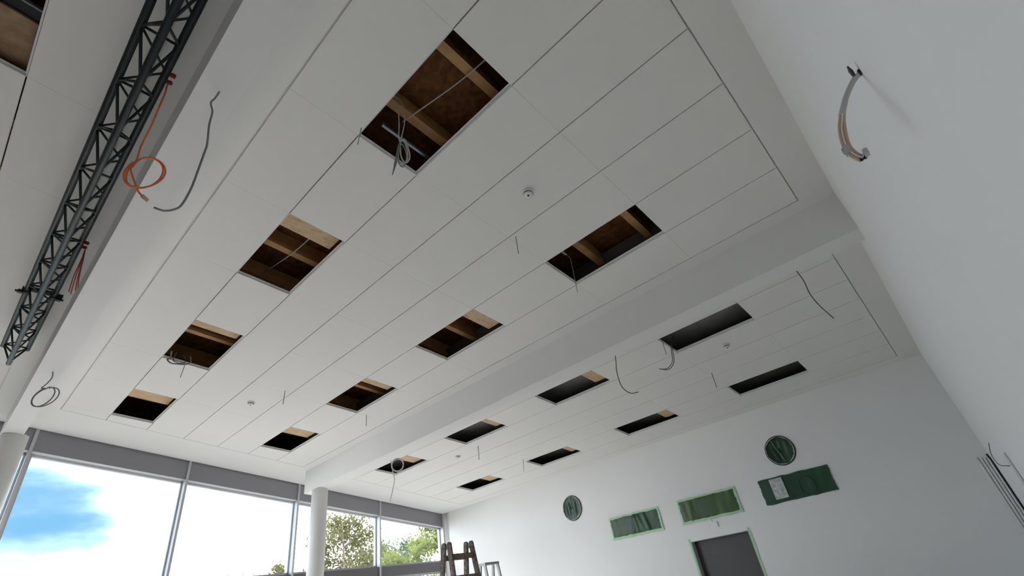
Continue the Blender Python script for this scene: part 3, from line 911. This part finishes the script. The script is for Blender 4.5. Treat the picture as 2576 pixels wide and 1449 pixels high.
b = MB(); b.tube([(0.305, YB - 0.03, 0.02), (0.305, YB - 0.03, 2.3), (0.298, YB - 0.04, 2.39)], 0.011, 8)
centre(tag(b.build('corner_cable', M['black']), 'black cable running down the far right corner', 'cable'))
o = empty('wall_foil', (XR, 7.4, 0.6))
tag(o, 'piece of beige masking foil hanging on the right wall near the corner', 'masking film')
b = MB()
pts = []
for j in range(15):
    for i in range(9):
        v, u = j / 14, i / 8
        pts.append((XR - 0.003 - 0.004 * math.sin(u * 7 + v * 3) ** 2, 6.75 + (u - 0.15) * (0.35 + 0.55 * (1 - v)), 0.6 + 1.52 * v))
b.add(pts, [(j * 9 + i, j * 9 + i + 1, (j + 1) * 9 + i + 1, (j + 1) * 9 + i) for j in range(14) for i in range(8)], True)
part('foil', b, M['foil'], o, False)
part('wire', MB().tube(smooth([(XR - 0.004, 8.3, 2.35), (XR - 0.05, 8.2, 2.22), (XR - 0.06, 7.7, 2.08), (XR - 0.03, 6.7, 2.0)]), 0.004, 6), M['cabledark'], o)

# ------------------------------------------------------------------ ladders
def plank(mb, a, b_, w, t, side):
    """board from a to b_, w wide along 'side', t thick, rounded top end"""
    a, b_ = Vector(a), Vector(b_)
    d_ = (b_ - a).normalized()
    s = Vector(side); s = (s - d_ * s.dot(d_)).normalized()
    n = d_.cross(s)
    prof = [a - s * w / 2, a + s * w / 2]
    top = []
    for k in range(9):
        an = math.pi * k / 8
        top.append(b_ + s * (w / 2) * math.cos(an) + d_ * (w / 2) * math.sin(an))
    poly = prof + top
    m_ = len(poly)
    vs_ = [p + n * t / 2 for p in poly] + [p - n * t / 2 for p in poly]
    fs_ = [tuple(range(m_)), tuple(range(2 * m_ - 1, m_ - 1, -1))] + [(i, m_ + i, m_ + (i + 1) % m_, (i + 1) % m_) for i in range(m_)]
    mb.add(vs_, fs_)
    return mb
lad = empty('wooden_ladder', (-6.1, 5.47, 0))
tag(lad, 'paint-spattered brown wooden folding ladder in front of the windows', 'ladder')
TOPZ = 2.44
for ya, yf in ((5.25, 5.15), (5.69, 5.79)):
    for s, dx in ((-1, 0.45), (1, 0.45)):
        b = MB()
        xt = -6.1 + s * 0.045
        plank(b, (-6.1 + s * dx, yf, 0.0), (xt, ya + s * 0.012, TOPZ), 0.078, 0.034, (1, 0, 0))
        part('stile', b, M['ladderwood'], lad)
    b = MB(); b.tube([(-6.16, ya, TOPZ - 0.04), (-6.04, ya, TOPZ - 0.04)], 0.016, 10); part('hinge', b, M['galv'], lad)
for s in (-1, 1):
    for k in range(8):
        z = TOPZ - 0.16 - 0.28 * k
        if z < 0.15: break
        t = 1 - z / TOPZ
        xx = -6.1 + s * (0.045 + 0.405 * t)
        w_ = 0.10 * t
        b = MB(); b.box((xx - 0.016, 5.25 - w_, z - 0.035), (xx + 0.016, 5.69 + w_, z + 0.035))
        part('rung', b, M['ladderwood'], lad)
lad2 = empty('aluminium_ladder', (-6.38, 6.37, 0))
tag(lad2, 'small dull aluminium step ladder behind the brown wooden ladder', 'ladder')
Z2 = 2.17
part('top_cap', MB().box((-6.46, 6.20, Z2 - 0.022), (-6.30, 6.52, Z2 + 0.012)), M['ladderalu'], lad2)
for ya, s2 in ((6.215, -1), (6.505, 1)):
    for s, dx in ((-1, 0.40), (1, 0.42)):
        b = MB(); plank(b, (-6.38 + s * dx, ya + s2 * 0.05, 0), (-6.38 + s * 0.055, ya, Z2 - 0.04), 0.045, 0.024, (1, 0, 0))
        part('stile', b, M['ladderalu'], lad2)
for k in range(8):
    z = Z2 - 0.25 - 0.25 * k
    if z < 0.1: break
    t = 1 - z / Z2
    xx = -6.38 + 0.055 + 0.365 * t
    part('step', MB().box((xx - 0.05, 6.21 - 0.05 * t, z - 0.012), (xx + 0.03, 6.51 + 0.05 * t, z + 0.012)), M['ladderalu'], lad2)

# ------------------------------------------------------------------ trees outside
def tree(name, label, base, h, rad, leafm, n_leaf, leaf, seed, shape='cone', low=0.18, twig=26, cat='tree', group='trees outside the windows'):
    rnd = random.Random(seed)
    t = empty(name, base)
    tag(t, label, cat, group)
    bx_, by_, bz_ = base
    tips = []
    tr = MB()
    pth = [Vector((bx_ + rnd.uniform(-0.04, 0.04) * h * k / 6, by_ + rnd.uniform(-0.03, 0.03) * h * k / 6, bz_ + h * 0.97 * k / 6)) for k in range(7)]
    tr.tube(pth, [0.018 * h * (1 - k / 6.6) + 0.008 for k in range(7)], 8)
    part('trunk', tr, M['bark'], t)
    br = MB()
    for k in range(twig):
        f = low + (0.96 - low) * (k + rnd.random()) / twig
        a = rnd.uniform(0, 2 * math.pi)
        R_ = rad * ((1 - f) ** 0.75 * 1.15 + 0.10 if shape == 'cone' else math.sqrt(max(0.05, 1 - ((f - 0.55) / 0.5) ** 2)))
        i0 = f * 6
        i = min(5, int(i0))
        p0 = pth[i].lerp(pth[i + 1], i0 - i)
        end = p0 + Vector((math.cos(a) * R_, math.sin(a) * R_, R_ * rnd.uniform(0.2, 0.6)))
        mid = p0.lerp(end, 0.5) + Vector((0, 0, R_ * 0.10))
        br.tube(smooth([p0, mid, end], 3), [0.0045 * h * (1 - q / 7) * (1 - f * 0.5) + 0.004 for q in range(7)], 5, False)
        for q in range(5):
            g = rnd.uniform(0.35, 1.0)
            c = p0.lerp(end, g)
            e_ = c + Vector((rnd.uniform(-1, 1), rnd.uniform(-1, 1), rnd.uniform(-0.3, 1))) * R_ * 0.30
            br.tube([c, e_], [0.006, 0.003], 4, False)
            tips += [c, e_, c.lerp(e_, 0.5)]
    part('branches', br, M['bark'], t)
    if n_leaf:
        lf = MB()
        for k in range(n_leaf):
            c = rnd.choice(tips) + Vector((rnd.gauss(0, 1), rnd.gauss(0, 1), rnd.gauss(0, 1))) * rad * 0.075
            s = leaf * rnd.uniform(0.6, 1.3)
            u = Vector((rnd.uniform(-1, 1), rnd.uniform(-1, 1), rnd.uniform(-1, 1))).normalized()
            v = u.orthogonal().normalized()
            lf.add([c - u * s, c + v * s * 0.5, c + u * s, c - v * s * 0.5], [(0, 1, 2, 3)])
        f_ = part('foliage', lf, leafm, t, False)
        f_['kind'] = 'stuff'
    return t
G0 = -0.25
tree('leafy_tree', 'tall loose-leaved tree behind the round column', (-26, 15.2, G0), 7.05, 3.1, M['leaf1'], 4600, 0.10, 5, 'cone', 0.30, 44)
tree('leafy_tree', 'low bushy tree between the column and the next mullion', (-32, 22.1, G0), 6.25, 2.4, M['leaf3'], 3600, 0.12, 8, 'round', 0.25, 26)
tree('leafy_tree', 'broad yellow-green tree in the middle of the last pane', (-21, 15.9, G0), 4.62, 1.65, M['leaf2'], 4200, 0.085, 13, 'round', 0.25, 28)
tree('leafy_tree', 'taller yellow-green tree at the back-wall end of the last pane', (-27, 23.3, G0), 6.97, 2.2, M['leaf2'], 4600, 0.11, 21, 'round', 0.25, 30)
tree('leafy_tree', 'small leafy treetop just above the window sill left of the column', (-24, 11.15, G0), 4.75, 1.2, M['leaf1'], 1500, 0.085, 34, 'cone', 0.3, 22)
for i, (x, y, h) in enumerate(((-38, 14.0, 6.6), (-38, 15.0, 6.75), (-38, 15.8, 6.65))):
    tree('bare_tree', ['leftmost bare treetop in the cloud-filled pane', 'middle bare treetop in the cloud-filled pane', 'rightmost bare treetop in the cloud-filled pane'][i], (x, y, G0), h, 0.55, None, 0, 0, 50 + i, 'cone', 0.62, 9, group='bare trees far outside')
tree('leafy_tree', 'far small treetop barely above the sill in the cloud-filled pane', (-38, 12.9, G0), 6.2, 0.9, M['leaf3'], 300, 0.09, 61, 'cone', 0.5, 12)
